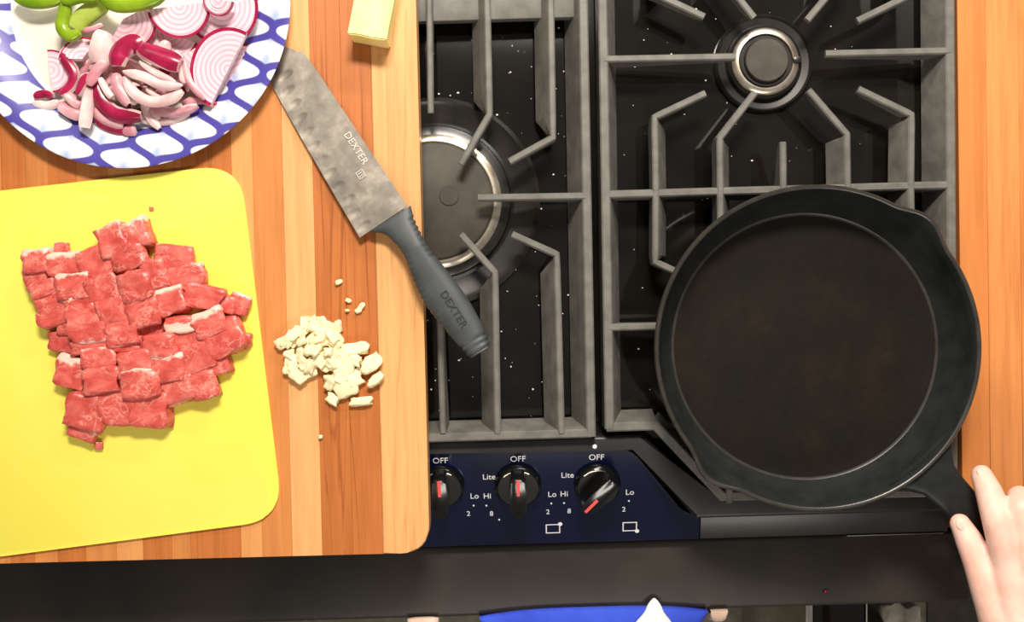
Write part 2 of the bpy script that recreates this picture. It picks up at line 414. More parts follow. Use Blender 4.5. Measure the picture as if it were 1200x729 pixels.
# ---------------------------------------------------------------- wooden cutting board
BT = .025
board = empty('cutting_board', (0, 0, 0), math.radians(1.45))
tag(board, 'striped wooden cutting board with rounded corner lying over the range', 'cutting board')
BI = Matrix.Rotation(-math.radians(1.45), 3, 'Z')
def B(px, py): v = BI @ P(px, py, BT); return v
edges = [-150, -112, -70, -30, 12, 40, 67, 100, 136, 167, 201, 223, 282, 307, 342, 377, 413, 448, 503]
LT, MD, DK, DD = (226, 168, 108), (204, 132, 72), (188, 112, 56), (178, 98, 46)
LT2 = (218, 152, 90)
cols = [LT, MD, DK, MD, DK, MD, DK, MD, LT2, MD, LT2, DK, DD, LT2, MD, LT, DK, DK, LT]
cols = [MD, DK, LT2, MD, DK, MD, DK, MD, LT2, DK, MD, DK, LT2, MD, LT, DK, DK, LT]
grain = [0, .4, 0, .3, .5, .3, .6, .2, 0, .6, .2, .7, 0, .25, 0, .9, 1, .45]
ybot = B(300, 653).y; ytop = B(300, -70).y
for i in range(len(edges)-1):
    x0 = B(edges[i], 620).x+.00004; x1 = B(edges[i+1], 620).x-.00004
    if i == len(edges)-2:
        poly = round_poly([(x0, ybot), (x1, ybot), (x1, ytop), (x0, ytop)], [0, .026, .026, 0], 8)
    elif i == 0:
        poly = round_poly([(x0, ybot), (x1, ybot), (x1, ytop), (x0, ytop)], [.026, 0, 0, .026], 8)
    else: poly = [(x0, ybot), (x1, ybot), (x1, ytop), (x0, ytop)]
    me = prism(poly, .0, BT, WOOD, .0011 if i == len(edges)-2 else .0002, 1)
    o = link('stave', me, board); o.color = (*lin(*cols[i])[:3], grain[i])

# ---------------------------------------------------------------- yellow mat
MT = BT+.003
ctr = [P(-120, 668, MT), P(332, 609, MT), P(281, 192, MT), P(-120, 237, MT)]
mp = round_poly([(v.x, v.y) for v in ctr], [.03, .036, .036, .03], 10)
tag(link('cutting_mat', prism(mp, BT, MT, M['yellow'], .0008, 2)), 'bright yellow flexible cutting mat under the beef cubes', 'cutting mat')

# ---------------------------------------------------------------- beef
def beef_mat():
    t = NT('raw_beef'); oi = t.node('ShaderNodeObjectInfo'); sp = t.node('ShaderNodeSeparateColor'); t.l(oi.outputs['Color'], sp.inputs[0])
    v = t.coords(rnd=True, space='Object')
    n = t.noise(v, 2.2, 5, .6, .4)
    base = t.ramp(n, [(.3, lin(186, 66, 58)), (.5, lin(208, 90, 80)), (.72, lin(228, 126, 112))])
    dk = t.mix(sp.outputs[1], (1, 1, 1, 1), (.62, .42, .42, 1)); base = t.mix(1, base, dk, 'MULTIPLY')
    vn = t.noise(v, 2.6, 3, .5, 1.4)
    vein = t.ramp(vn, [(.44, (0, 0, 0)), (.5, (1, 1, 1)), (.56, (0, 0, 0))])
    gate = t.ramp(t.noise(v, 1.7, 1), [(.42, (0, 0, 0)), (.6, (.5, .5, .5))])
    vm = t.mix(1, vein, gate, 'MULTIPLY')
    c = t.mix(vm, base, lin(244, 176, 160))
    # a fat band along one side of some cubes
    tc = t.node('ShaderNodeTexCoord'); xyz = t.node('ShaderNodeSeparateXYZ'); t.l(tc.outputs['Object'], xyz.inputs[0])
    ad = t.node('ShaderNodeMath', operation='MULTIPLY_ADD'); t.l(t.noise(v, 3.5, 2), ad.inputs[0]); ad.inputs[1].default_value = .5; t.l(xyz.outputs[1], ad.inputs[2])
    th = t.node('ShaderNodeMath', operation='ADD'); t.l(ad.outputs[0], th.inputs[0]); t.l(sp.outputs[0], th.inputs[1])
    fm = t.ramp(th.outputs[0], [(.86, (0, 0, 0)), (.97, (.9, .9, .9))])
    c = t.mix(fm, c, lin(250, 206, 188))
    t.bump(t.noise(v, 9, 3), .35, .0012)
    return t.set(c, .33, spec=.5, sss=.15, ssscale=.003)
M['beef'] = beef_mat()
def chunk(seed, rnd=.22, amp=.10, cuts=5, mat=None):
    bm = bmesh.new(); bmesh.ops.create_cube(bm, size=1)
    bmesh.ops.subdivide_edges(bm, edges=bm.edges[:], cuts=cuts, use_grid_fill=True)
    for v in bm.verts:
        p = v.co.copy(); s = p*2
        l = (abs(s.x)**6+abs(s.y)**6+abs(s.z)**6)**(1/6)
        p = p.lerp(p/l if l else p, .65)
        p += noise.noise_vector(p*2.1+Vector((seed*3.7, seed*1.3, seed)))*amp
        p += noise.noise_vector(p*5.5+Vector((seed*1.7, 9, seed*2.1)))*amp*.3
        v.co = p
    zmin = min(v.co.z for v in bm.verts)
    for v in bm.verts: v.co.z = max(v.co.z-zmin-.05, 0)
    return finish(bm, mat, True)
beef_meshes = [chunk(i, mat=M['beef'], amp=.13) for i in range(8)]
Z2 = lambda x, y: (x/2.43, 240+y/2.43)
beef = [ # zoomed x, y, w, h, rot(deg), fat, dark, height(mm)
 (108,160,72,62,-8,.35,0,15),(188,168,90,62,-4,.42,0,15),(105,205,62,48,-15,.1,.1,12),(275,165,84,76,-18,.0,0,16),(326,100,78,84,-22,.25,.1,18),(392,84,70,78,-22,.3,0,17),
 (372,150,88,66,-20,0,.35,17),(130,238,84,46,-22,.15,.05,14),(212,232,90,70,-8,.3,0,16),(296,240,84,76,-16,.0,.2,16),
 (150,282,78,50,-22,.2,0,13),(160,318,90,48,-22,.0,.1,13),(236,288,88,62,-14,.32,0,15),(324,302,86,74,-14,0,.15,17),
 (392,232,86,80,-16,.0,.3,18),(446,196,72,84,-16,.0,.2,17),(412,308,86,72,-14,.0,.2,17),(488,272,80,74,-18,.38,0,16),
 (500,150,100,62,4,.1,.05,13),(528,200,104,60,-6,.28,0,13),(578,262,110,64,14,.1,.0,13),(640,284,60,46,10,.1,.05,9),(682,282,52,52,20,.25,.1,8),
 (514,342,86,46,-6,.75,0,15),(596,338,84,70,-24,.42,.0,15),(642,378,104,88,-28,.05,.05,15),(690,384,40,40,20,0,.15,8),
 (256,352,98,76,-8,.22,0,17),(352,366,92,66,-8,.18,.05,17),(262,402,104,40,-8,.2,0,14),(356,398,90,40,-5,.1,0,13),
 (458,402,94,66,-8,.22,0,17),(478,464,90,74,-8,.33,.05,16),(538,386,64,80,-22,.25,.1,13),(566,432,92,80,-20,.05,.15,14),
 (286,438,92,58,-4,.2,0,16),(292,500,98,70,-6,.05,.05,17),(390,452,94,72,-8,.1,0,18),(404,508,98,78,-6,.22,0,18),
 (178,392,74,50,10,.0,.4,8),(206,474,84,84,14,.42,0,11),(246,590,104,96,12,.08,.3,14),(240,640,74,54,22,.62,0,10),
 (340,576,96,92,-4,.08,.1,14),(432,582,98,92,4,.12,.05,14),(512,524,88,70,-14,.12,.05,14),(582,514,70,72,-16,.1,.1,13),
 (622,448,58,66,-20,.2,.1,11),(192,350,50,38,0,0,.2,10),(430,348,60,44,-10,0,.35,9),(300,196,50,40,-20,.3,0,13)]
for i, (x, y, w, h, r, fat, dk, ht) in enumerate(beef):
    z = MT; px, py = Z2(x, y); c = P(px, py, MT+ht*.0007); s = (CAMZ-MT-ht*.001)/FPX/2.43
    o = link('beef_cube', beef_meshes[i % 8]); o.location = (c.x, c.y, MT-.0004)
    o.scale = (w*s*1.11, h*s*1.11, ht*.00118); o.rotation_euler = (0, 0, math.radians(-r*-1 if False else -r) + random.choice((0, 0, math.pi)))
    o.color = (fat, dk, 0, 1)
    lab = ('beef cube that is mostly white fat, in the heap on the yellow mat' if fat > .6 else 'raw beef cube with a broad white fat edge in the heap on the yellow mat' if fat >= .3 else 'darker lean beef cube in the heap on the yellow mat' if dk >= .3 else 'raw red marbled beef cube in the heap on the yellow mat')
    tag(o, lab, 'beef', 'beef cubes heaped on the yellow mat')
for (px, py, sz, lab) in ((117, 522, .0060, 'tiny pink beef scrap lying apart below the beef heap'), (178, 244.5, .0032, 'speck of beef on the yellow mat above the heap'), (75, 291, .010, 'small beef nub poking out between the beef cubes and bare mat')):
    c = P(px, py, MT); o = link('beef_scrap', beef_meshes[3]); o.location = (c.x, c.y, MT-.0003); o.scale = (sz*1.2, sz, sz*.8); o.color = (.2, .1, 0, 1)
    tag(o, lab, 'beef')

# ---------------------------------------------------------------- paper plate
def paper_plate():
    import numpy as np
    zr = BT+.017; s = (CAMZ-zr)/FPX; R = 194*s; rw = 138*s
    prof = [(0, .0012), (rw*.5, .0012), (rw*.9, .0012), (rw*.97, .0014), (rw, .0022)]
    n = 84
    for k in range(1, n+1):
        t = k/n; prof.append((rw+(R-rw)*t, .0022+.0150*(1-(1-t)**1.8)))
    prof += [(R+.0008, .0168), (R+.0006, .0155), (R*.97, .0152), (rw*1.02, .0008), (rw*.9, 0), (0, 0)]
    def rf(r, z, a): return r
    N = 1080
    me = lathe(prof, [None], N, True, 60)
    me.materials.clear()
    # printed lattice, planar on the paper
    attr = me.color_attributes.new('print', 'FLOAT_COLOR', 'POINT')
    cen = P(145, 2, zr); ang = math.radians(12); ca, sa = math.cos(ang), math.sin(ang)
    pu, pv = 68.5, 53.0; cols = []
    white, purple, pale = Vector(lin(230, 231, 235)[:3]), Vector(lin(76, 68, 154)[:3]), Vector(lin(112, 148, 200)[:3])
    cream = Vector(lin(238, 230, 216)[:3])
    for v in me.vertices:
        r = math.hypot(v.co.x, v.co.y)
        if r < rw*1.015: cols.append((*cream, 1)); continue
        px = 145+v.co.x/s-152; py = 2-v.co.y/s-161
        u = px*ca+py*sa; w = -px*sa+py*ca
        row = math.floor(w/(pv/2)); t = w/(pv/2)-row
        off = 0 if row % 2 == 0 else pu/2
        x = (u-off) % pu
        if x > pu/2: x = pu-x                      # 0 at the cusp column, pu/2 at its neighbour
        e_ = 1.9; S_ = t**e_/(t**e_+(1-t)**e_); ln = pu/2*S_; t2 = min(t+.01, 1); dsl = pu/2*(t2**e_/(t2**e_+(1-t2)**e_)-S_)/max(t2-t, 1e-6)/(pv/2)
        d = abs(x-ln)/math.sqrt(1+dsl*dsl)
        k = min(max((5.4-d)/1.2, 0), 1)
        # pale leaf in every cell
        leaf = 0
        if x < ln: leaf = max(0, 1-abs(x)/13)*.8*math.sin(math.pi*min(1, t+.15))
        else: leaf = max(0, 1-abs(x-pu/2)/13)*.8*math.sin(math.pi*min(1, (1-t)*.9))
        leaf = max(0, min(1, leaf))
        if abs(r-R) < .0016 and v.co.z < .0169 : pass
        c = white.lerp(pale, leaf*.85).lerp(purple, k); cols.append((*c, 1))
    attr.data.foreach_set('color', [x for c in cols for x in c])
    t = NT('printed_paper'); a = t.node('ShaderNodeAttribute', attribute_name='print'); v = t.coords()
    g = t.noise(v, 90, 3); cc = t.mix(.10, a.outputs['Color'], t.ramp(g, [(.3, (.55, .55, .58)), (.7, (1, 1, 1))]), 'MULTIPLY')
    me.materials.append(t.set(cc, .35, spec=.4))
    o = link('paper_plate', me); o.location = (cen.x, cen.y, BT)
    tag(o, 'white paper plate with purple-blue trellis rim holding sliced onion', 'plate')
    return cen
PLC = paper_plate()
PZ = BT+.0012

# ---------------------------------------------------------------- onion and pepper
def onion_face():
    t = NT('onion_rings'); tc = t.node('ShaderNodeTexCoord'); mp_ = t.node('ShaderNodeMapping'); t.l(tc.outputs['Object'], mp_.inputs['Vector'])
    mp_.inputs['Scale'].default_value = (1, 1, 0)
    ln = t.node('ShaderNodeVectorMath', operation='LENGTH'); t.l(mp_.outputs[0], ln.inputs[0])
    nz = t.noise(mp_.outputs[0], 60, 2); ma = t.node('ShaderNodeMath', operation='MULTIPLY_ADD'); t.l(nz, ma.inputs[0]); ma.inputs[1].default_value = .0022; t.l(ln.outputs['Value'], ma.inputs[2])
    sc = t.node('ShaderNodeMath', operation='MULTIPLY'); t.l(ma.outputs[0], sc.inputs[0]); sc.inputs[1].default_value = 230
    fr = t.node('ShaderNodeMath', operation='FRACT'); t.l(sc.outputs[0], fr.inputs[0])
    c = t.ramp(fr.outputs[0], [(0, lin(208, 148, 168)), (.10, lin(224, 184, 196)), (.5, lin(234, 206, 214)), (.88, lin(226, 188, 200)), (1, lin(206, 146, 168))])
    t.bump(fr.outputs[0], .25, .001)
    return t.set(c, .35, spec=.4, sss=.15)
M['onion_face'] = onion_face()
M['onion_skin'] = noisy('onion_skin', lin(132, 14, 52), lin(170, 30, 74), 60, rough=.25, spec=.5, rnd=True)
M['onion_white'] = noisy('onion_flesh', lin(214, 172, 174), lin(236, 212, 206), 55, rough=.35, spec=.4, rnd=True, sss=.15)
M['onion_pink'] = noisy('onion_pink', lin(196, 124, 136), lin(222, 170, 174), 55, rough=.35, spec=.4, rnd=True, sss=.15)
M['pepper'] = noisy('green_pepper', lin(106, 140, 18), lin(148, 176, 36), 30, rough=.22, spec=.5, rnd=True)
M['pepper_in'] = noisy('pepper_flesh', lin(150, 170, 60), lin(180, 194, 92), 40, rough=.35, spec=.4, rnd=True)
def half_slice(px, py, rpx, deg, z, tx=0, ty=0, th=.0045, span=180, label=''):
    """half-moon of onion: rings on the face, thin red skin outside"""
    s = (CAMZ-z)/FPX; R = rpx*s; n = 28; bm = bmesh.new(); rad = [k/12 for k in range(13)]
    a0 = -math.radians(span)/2; a1 = -a0
    def hgt(f): return th*(1-.10*f*f)
    top = []; bot = []
    for f in rad:
        tr, br = [], []
        for i in range(n+1):
            a = a0+(a1-a0)*i/n; rr = R*f*(1+.02*math.sin(3*a+rpx))
            tr.append(bm.verts.new((rr*math.cos(a), rr*math.sin(a), hgt(f)+.0003*math.sin(f*40)))); br.append(bm.verts.new((rr*math.cos(a)*.97, rr*math.sin(a)*.97, 0)))
        top.append(tr); bot.append(br)
    def q(a, b, c, d, m):
        try: f = bm.faces.new((a, b, c, d)); f.material_index = m
        except ValueError: pass
    for k in range(12):
        for i in range(n):
            q(top[k][i], top[k+1][i], top[k+1][i+1], top[k][i+1], 0 if k < 11 else (0 if k < 11 else 2))
            q(bot[k][i], bot[k][i+1], bot[k+1][i+1], bot[k+1][i], 0)
        for e in (0, n): q(top[k][e], top[k+1][e], bot[k+1][e], bot[k][e], 1)
    for i in range(n): q(top[12][i], top[12][i+1], bot[12][i+1], bot[12][i], 2)
    bmesh.ops.remove_doubles(bm, verts=bm.verts[:], dist=1e-6)
    o = link('onion_slice', finish(bm, [M['onion_face'], M['onion_white'], M['onion_skin']], True, 40))
    c = P(px, py, z); o.location = c; o.rotation_euler = (math.radians(tx), math.radians(ty), math.radians(deg))
    tag(o, label, 'onion', 'cut red onion on the paper plate'); return o
def strip(name, pix, z, w, th, mats, label, cat, grp, tilt=0.0, taper=.35, arch=.0, sq=.6, cup=.001, petal=False):
    """curved strip swept along a plan path given in pixels; w across, th thick, both in metres"""
    pts = catmull([(p[0], p[1], p[2] if len(p) > 2 else 0) for p in pix], 7); n = len(pts)
    q = [P(p[0], p[1], z) + Vector((0, 0, p[2])) for p in pts]
    c0 = q[n//2].copy(); c0.z = z; bm = bmesh.new(); rings = []; ns = 10 if petal else 12
    for i in range(n):
        d = (q[min(i+1, n-1)]-q[max(i-1, 0)]).normalized(); up = Vector((0, 0, 1)); sd = d.cross(up).normalized(); up = sd.cross(d)
        rot = Matrix.Rotation(tilt, 3, d); sd = rot @ sd; up = rot @ up
        f = i/(n-1); k = taper+(1-taper)*min(1, math.sin(math.pi*f)*1.7)
        zz = arch*math.sin(math.pi*f); ring = []
        if petal:
            tw = Matrix.Rotation(.9*(f-.5), 3, d); s2, u2 = tw @ sd, tw @ up
            us = (-1, -.5, 0, .5, 1)
            for u in us[::-1]: ring.append(bm.verts.new(q[i]-c0+s2*(u*w/2*k)+u2*(th/2+cup*k*(1-u*u))+Vector((0, 0, zz))))
            for u in us: ring.append(bm.verts.new(q[i]-c0+s2*(u*w/2*k)+u2*(-th/2+cup*k*(1-u*u))+Vector((0, 0, zz))))
        else:
            for j in range(ns):
                a = 2*math.pi*j/ns; cx = math.copysign(abs(math.cos(a))**sq, math.cos(a)); cz = math.copysign(abs(math.sin(a))**sq, math.sin(a))
                ring.append(bm.verts.new(q[i]-c0+sd*(cx*w/2*k)+up*(cz*th/2*(.6+.4*k)+cup*(1-cx*cx))+Vector((0, 0, zz))))
        rings.append(ring)
    for i in range(n-1):
        for j in range(ns):
            f = bm.faces.new((rings[i][j], rings[i][(j+1) % ns], rings[i+1][(j+1) % ns], rings[i+1][j]))
            top = j < 4 if petal else j < ns/2
            f.material_index = (0 if top else 1)
    bm.faces.new(rings[0]).material_index = 1; bm.faces.new(rings[-1]).material_index = 1
    o = link(name, finish(bm, mats, True, 42 if petal else 60)); o.location = c0
    tag(o, label, cat, grp); return o
OG = 'cut red onion on the paper plate'
WH = [M['onion_white'], M['onion_white']]; PK = [M['onion_pink'], M['onion_white']]; SK = [M['onion_skin'], M['onion_white']]
rt = random.Random(21)
def ons(pix, z, w, th, mats, tilt=0, taper=.35, arch=0, lab=None):
    if lab is None:
        lab = {id(WH): 'pale white strip of cut onion in the onion heap on the plate', id(PK): 'pinkish strip of cut onion in the onion heap on the plate', id(SK): 'glossy crimson-skinned strip of red onion in the heap on the plate'}[id(mats)]
    return strip('onion_strip', pix, z, w*1.0, th*.55, mats, lab, 'onion', OG, tilt or rt.uniform(-.7, .7), max(taper, .5) if taper > .2 else taper, arch, .38, w*.26, True)
# lower layer of assorted strips
rs = random.Random(11)
for k in range(44):
    a = rs.uniform(0, 6.28); rr = rs.uniform(0, 1)**.6; cx, cy = 158+rr*66*math.cos(a), 95+rr*40*math.sin(a)
    L = rs.uniform(16, 27); d = rs.uniform(0, 6.28); bend = rs.uniform(-9, 9)
    pix = [(cx-L*math.cos(d), cy-L*math.sin(d)), (cx-bend*math.sin(d), cy+bend*math.cos(d)), (cx+L*math.cos(d), cy+L*math.sin(d))]
    ons(pix, PZ+.004+rs.uniform(0, .014)*(1-.5*rr), rs.uniform(.005, .0095), .0032, rs.choice([WH, PK, WH, WH, PK, SK]), tilt=rs.uniform(-.5, .5))
# half slices
half_slice(202, 40, 34, -112, PZ+.005, 4, 0, label='pinkish onion half-slice low in the heap under the crimson strips')
half_slice(240, 52, 38, -60, PZ+.0075, 3, 0, label='pale onion half-slice filling between the large ringed slices')
half_slice(262, 10, 44, -74, PZ+.013, 6, 0, label='pale pink half-moon onion slice tucked behind another by the plate rim')
half_slice(285, 92, 40, 120, PZ+.002, 0, 0, label='pale onion half-slice lying flat at the plate rim beneath others')
half_slice(212, 8, 38, -84, PZ+.019, 4, 0, label='pink-edged half-moon onion slice lying flat, under the thick pepper strip')
half_slice(258, 0, 19, -100, PZ+.027, 10, 8, label='small onion wedge leaning on the half-moon slices')
half_slice(270, 82, 48, 152, PZ+.015, -4, 6, label='large ringed half-moon onion slice with its cut edge at the plate rim')
half_slice(146, 22, 38, -48, PZ+.016, 10, 14, span=150, label='fan of pale onion layers below the green pepper strips')
half_slice(60, 84, 25, 8, PZ+.008, 0, 8, label='small onion half-slice with red skin at the edge of the heap')
half_slice(98, 72, 28, 120, PZ+.012, 10, 10, span=120, label='pinkish onion wedge among the heaped strips')
# named strips of the upper layer
ons([(124, 40, 0), (121, 56, .003), (117, 74, 0)], PZ+.022, .020, .004, WH, lab='broad white onion petal standing up in the heap', taper=.8)
ons([(72, 64), (86, 84), (84, 100), (72, 112)], PZ+.014, .0095, .007, SK, tilt=.3)
ons([(40, 113), (52, 110), (63, 112)], PZ+.010, .007, .004, SK)
ons([(38, 121), (55, 124), (70, 120)], PZ+.008, .008, .004, WH)
ons([(138, 78), (141, 62), (156, 52), (166, 56)], PZ+.028, .017, .008, SK, taper=.7, lab='thick glossy crimson onion petal folded on top of the heap')
ons([(164, 57), (186, 66), (211, 76)], PZ+.027, .017, .008, SK, taper=.75, lab='straight glossy crimson onion strip on top of the heap')
ons([(112, 92), (118, 116), (136, 134), (166, 136)], PZ+.017, .014, .007, SK, tilt=.35, lab='long crimson onion arc with a white inside, low in the heap')
ons([(109, 128), (120, 145), (138, 153), (150, 153)], PZ+.009, .008, .004, SK)
ons([(110, 124), (124, 140), (145, 148)], PZ+.012, .012, .003, PK)
ons([(146, 90), (156, 108), (176, 119), (200, 116), (214, 106)], PZ+.026, .0095, .004, WH, lab='long curved pale onion ring piece arching over the heap')
ons([(144, 84), (168, 90), (190, 100), (214, 100)], PZ+.030, .0085, .004, WH, lab='white pointed onion sliver across the top of the heap', taper=.15)
ons([(164, 72), (180, 84), (206, 97)], PZ+.026, .006, .003, WH)
ons([(106, 104), (102, 126), (99, 150)], PZ+.020, .011, .004, WH, taper=.8)
ons([(117, 92), (126, 108), (132, 114)], PZ+.024, .006, .004, WH, taper=.7)
ons([(136, 86), (139, 104), (150, 123)], PZ+.024, .010, .004, PK)
ons([(146, 94), (154, 112), (160, 122)], PZ+.020, .008, .004, WH)
ons([(104, 100), (114, 82), (126, 74)], PZ+.026, .009, .005, PK, lab='mauve onion strip twisting down from the white petal')
ons([(92, 112), (98, 96), (106, 90)], PZ+.020, .009, .005, SK)
ons([(70, 122), (82, 130), (96, 136)], PZ+.012, .012, .004, PK)
ons([(78, 108), (86, 118), (96, 124)], PZ+.014, .010, .004, PK)
ons([(176, 128), (205, 132), (232, 124)], PZ+.014, .009, .004, PK)
ons([(166, 142), (196, 143), (222, 133)], PZ+.008, .006, .003, WH)
ons([(172, 104), (182, 112), (188, 116)], PZ+.024, .005, .003, WH)
ons([(216, 70), (222, 96), (240, 116)], PZ+.020, .006, .004, PK)
ons([(206, 60), (214, 82), (217, 98)], PZ+.018, .009, .004, WH)
ons([(196, 48), (192, 60), (198, 66)], PZ+.018, .010, .004, WH)
ons([(146, 150), (152, 153), (160, 152)], PZ+.010, .010, .005, PK)
ons([(245, 117), (250, 122), (253, 119)], PZ+.010, .006, .004, SK)
ons([(98, 36), (110, 34), (120, 29)], PZ+.026, .005, .004, PK)
ons([(214, 122), (236, 116), (250, 122)], PZ+.010, .009, .003, PK)
PG = 'green pepper strips on the paper plate'
GR = [M['pepper'], M['pepper_in']]
strip('pepper_strip', [(14, -8), (36, 2), (62, 0), (84, -12)], PZ+.016, .012, .007, GR, 'slim green pepper strip over the bare part of the plate', 'pepper', PG, .2, .5)
strip('pepper_strip', [(80, -4), (76, 14), (73, 32), (82, 42), (94, 38)], PZ+.020, .011, .008, GR, 'curled green pepper end hooking down beside the onion', 'pepper', PG, .1, .55)
strip('pepper_strip', [(88, 34), (96, 22), (112, 10), (124, 2)], PZ+.016, .018, .006, [M['pepper_in'], M['pepper']], 'pale inside of the curled green pepper piece', 'pepper', PG, 0, .7)
strip('pepper_strip', [(74, 2), (94, -4), (116, -4)], PZ+.024, .012, .007, GR, 'short green pepper strip crossing the curled piece', 'pepper', PG, 0, .6)
strip('pepper_strip', [(116, -10), (132, 4), (152, 6), (178, 0), (196, -10)], PZ+.030, .013, .009, GR, 'thick bright green pepper strip resting on the onion slices', 'pepper', PG, .15, .5)

# ---------------------------------------------------------------- butter
def butter():
    bm = bmesh.new(); bmesh.ops.create_cube(bm, size=1)
    w, l, h = .0335, .115, .031
    for v in bm.verts: v.co = (v.co.x*w, v.co.y*l, (v.co.z+.5)*h)
    bmesh.ops.subdivide_edges(bm, edges=bm.edges[:], cuts=9, use_grid_fill=True)
    for v in bm.verts:
        if v.co.z > .001: v.co += noise.noise_vector(v.co*70)*.0009
    bmesh.ops.bevel(bm, geom=[e for e in bm.edges if e.calc_face_angle(0) > 1.0], offset=.0012, segments=2, affect='EDGES')
    o = link('butter_stick', finish(bm, M['butter'], True, 50))
    rz = math.radians(-10); top = P(430, 43.5, BT+h); off = Matrix.Rotation(rz, 3, 'Z') @ Vector((0, l/2, 0))
    o.location = (top.x+off.x, top.y+off.y, BT); o.rotation_euler = (0, 0, rz)
    tag(o, 'pale yellow stick of butter on the wooden cutting board', 'butter')
butter()

# ---------------------------------------------------------------- garlic
def bit(seed): return chunk(seed+20, amp=.22, cuts=4, mat=M['garlic'])
bits = [bit(i) for i in range(9)]
GG = 'chopped garlic on the cutting board'
def garlic(px, py, wpx, hpx, rot, z, ht, lab='chopped piece of pale garlic in the pile on the board'):
    s = (CAMZ-BT)/FPX; c = P(px, py, z); o = link('garlic_piece', bits[random.randrange(9)])
    o.location = c; o.scale = (wpx*s*1.0, hpx*s*1.0, ht*1.25); o.rotation_euler = (random.uniform(-.4, .4), random.uniform(-.4, .4), math.radians(rot))
    tag(o, lab, 'garlic', GG)
rg = random.Random(5)
for k in range(62):
    while 1:
        x, y = rg.uniform(-1, 1), rg.uniform(-1, 1)
        if x*x+y*y < 1: break
    garlic(366+x*34, 408+y*31-x*3, rg.uniform(10, 19), rg.uniform(7, 12), rg.uniform(0, 180), BT-.0002+(1-(x*x+y*y))*rg.uniform(0, .010), rg.uniform(.004, .007))
for k in range(16):
    t = rg.uniform(0, 1); garlic(386+t*38+rg.uniform(-6, 6), 432+t*4+rg.uniform(-17, 14), rg.uniform(13, 20), rg.uniform(9, 13), rg.uniform(-30, 60), BT-.0002+rg.uniform(0, .004), rg.uniform(.004, .006))
for a in ((418, 411, 30, 14, 8), (434, 426, 25, 17, 40), (442, 446, 20, 10, 38), (407, 452, 26, 22, 20), (404, 432, 22, 16, 0), (398, 381, 9, 13, 5), (400, 445, 18, 12, -20), (390, 448, 14, 10, 50), (350, 440, 18, 14, -40), (335, 400, 18, 13, 20)):
    garlic(*a, BT+.001, .006)
garlic(423.5, 470, 24, 10, 4, BT-.0002, .005, 'long garlic sliver lying apart below the garlic pile')
garlic(391, 468, 15, 11, -30, BT-.0002, .005, 'blunt garlic piece lying apart below the garlic pile')
for a in ((396, 330, 8, 5, 20), (408, 351, 6, 4, -20), (423, 359, 10, 6, 50), (421, 364, 7, 5, 20), (408, 364, 4, 3, 0), (375, 511, 4, 4, 0)):
    garlic(*a, BT-.0002, .003, 'tiny garlic crumb scattered away from the garlic pile')

# ---------------------------------------------------------------- knife
def steel_blade():
    t = NT('brushed_blade'); v = t.coords((1, .12, 1)); n = t.noise(v, 600, 2); v2 = t.coords(); m = t.noise(v2, 38, 5, .65)
    r = t.ramp(m, [(.35, (.33, .33, .33)), (.65, (.45, .45, .45))])
    c = t.mix(t.ramp(m, [(.5, (0, 0, 0)), (.75, (1, 1, 1))]), lin(172, 164, 152), lin(198, 188, 174))
    t.bump(n, .05, .0004); return t.set(c, r, metal=.95)
M['blade'] = steel_blade()
M['etch'] = NT('etched_mark').set(lin(208, 200, 190), .6, metal=.3)
M['handle'] = noisy('grey_handle', lin(58, 62, 64), lin(68, 72, 73), 60, rough=.48, spec=.4, bump=.05, bscale=800, bdist=.0003)
M['handle_text'] = NT('handle_print').set(lin(34, 35, 36), .5)
kn_tip = P(312, 72, BT+.002); kz = BT+.0012
heel_mid = P(449.5, 261, BT+.008)
axis = (Vector((heel_mid.x, heel_mid.y, 0))-Vector((kn_tip.x, kn_tip.y, 0))); KL = axis.length; axis.normalize()
kang = math.atan2(axis.y, axis.x)
KI = Matrix.Rotation(-kang, 3, 'Z')
def K(px, py, z=BT+.01):                                # image point -> knife plane (x along the knife from the tip, y towards the spine)
    q = KI @ (P(px, py, z)-Vector((kn_tip.x, kn_tip.y, z))); return (q.x, q.y)
knife = empty('chef_knife', (kn_tip.x, kn_tip.y, kz))
ktilt = math.atan2(.0085, KL)
knife.rotation_euler = (0, -ktilt, kang)
tag(knife, 'santoku knife with dimpled steel blade and grey ribbed handle', 'knife')
# blade: spine and edge lines as functions of x
sp_pts = [K(316, 66, BT+.003), K(332, 55.5, BT+.003), K(348, 60.5, BT+.003), K(362, 70, BT+.003), K(420, 156, BT+.006), K(478, 242, BT+.009)]
ed_pts = [K(312, 74, BT+.002), K(318, 98, BT+.002), K(357, 168, BT+.004), K(422, 279, BT+.008)]
def interp(pts, x):
    pts = sorted(pts)
    if x <= pts[0][0]: return pts[0][1]
    for a, b in zip(pts, pts[1:]):
        if x <= b[0]: return a[1]+(b[1]-a[1])*(x-a[0])/max(b[0]-a[0], 1e-9)
    return pts[-1][1]
dim = [(333.6,88),(336,106),(344,122.5),(351,139),(359,155.7),(366,172.4),(375.6,188.8),(385.7,204),(395,220),(408,235.5),(414,252),(427,266)]
dim = [K(*d, BT+.006) for d in dim]
spx = catmull([(a, b, 0) for a, b in sp_pts], 8); spx = sorted((p.x, p.y) for p in spx)
edx = catmull([(a, b, 0) for a, b in ed_pts], 8); edx = sorted((p.x, p.y) for p in edx)
xs0 = max(spx[0][0], edx[0][0]); nx, ny = 210, 56; bm = bmesh.new(); T = []; Bt = []
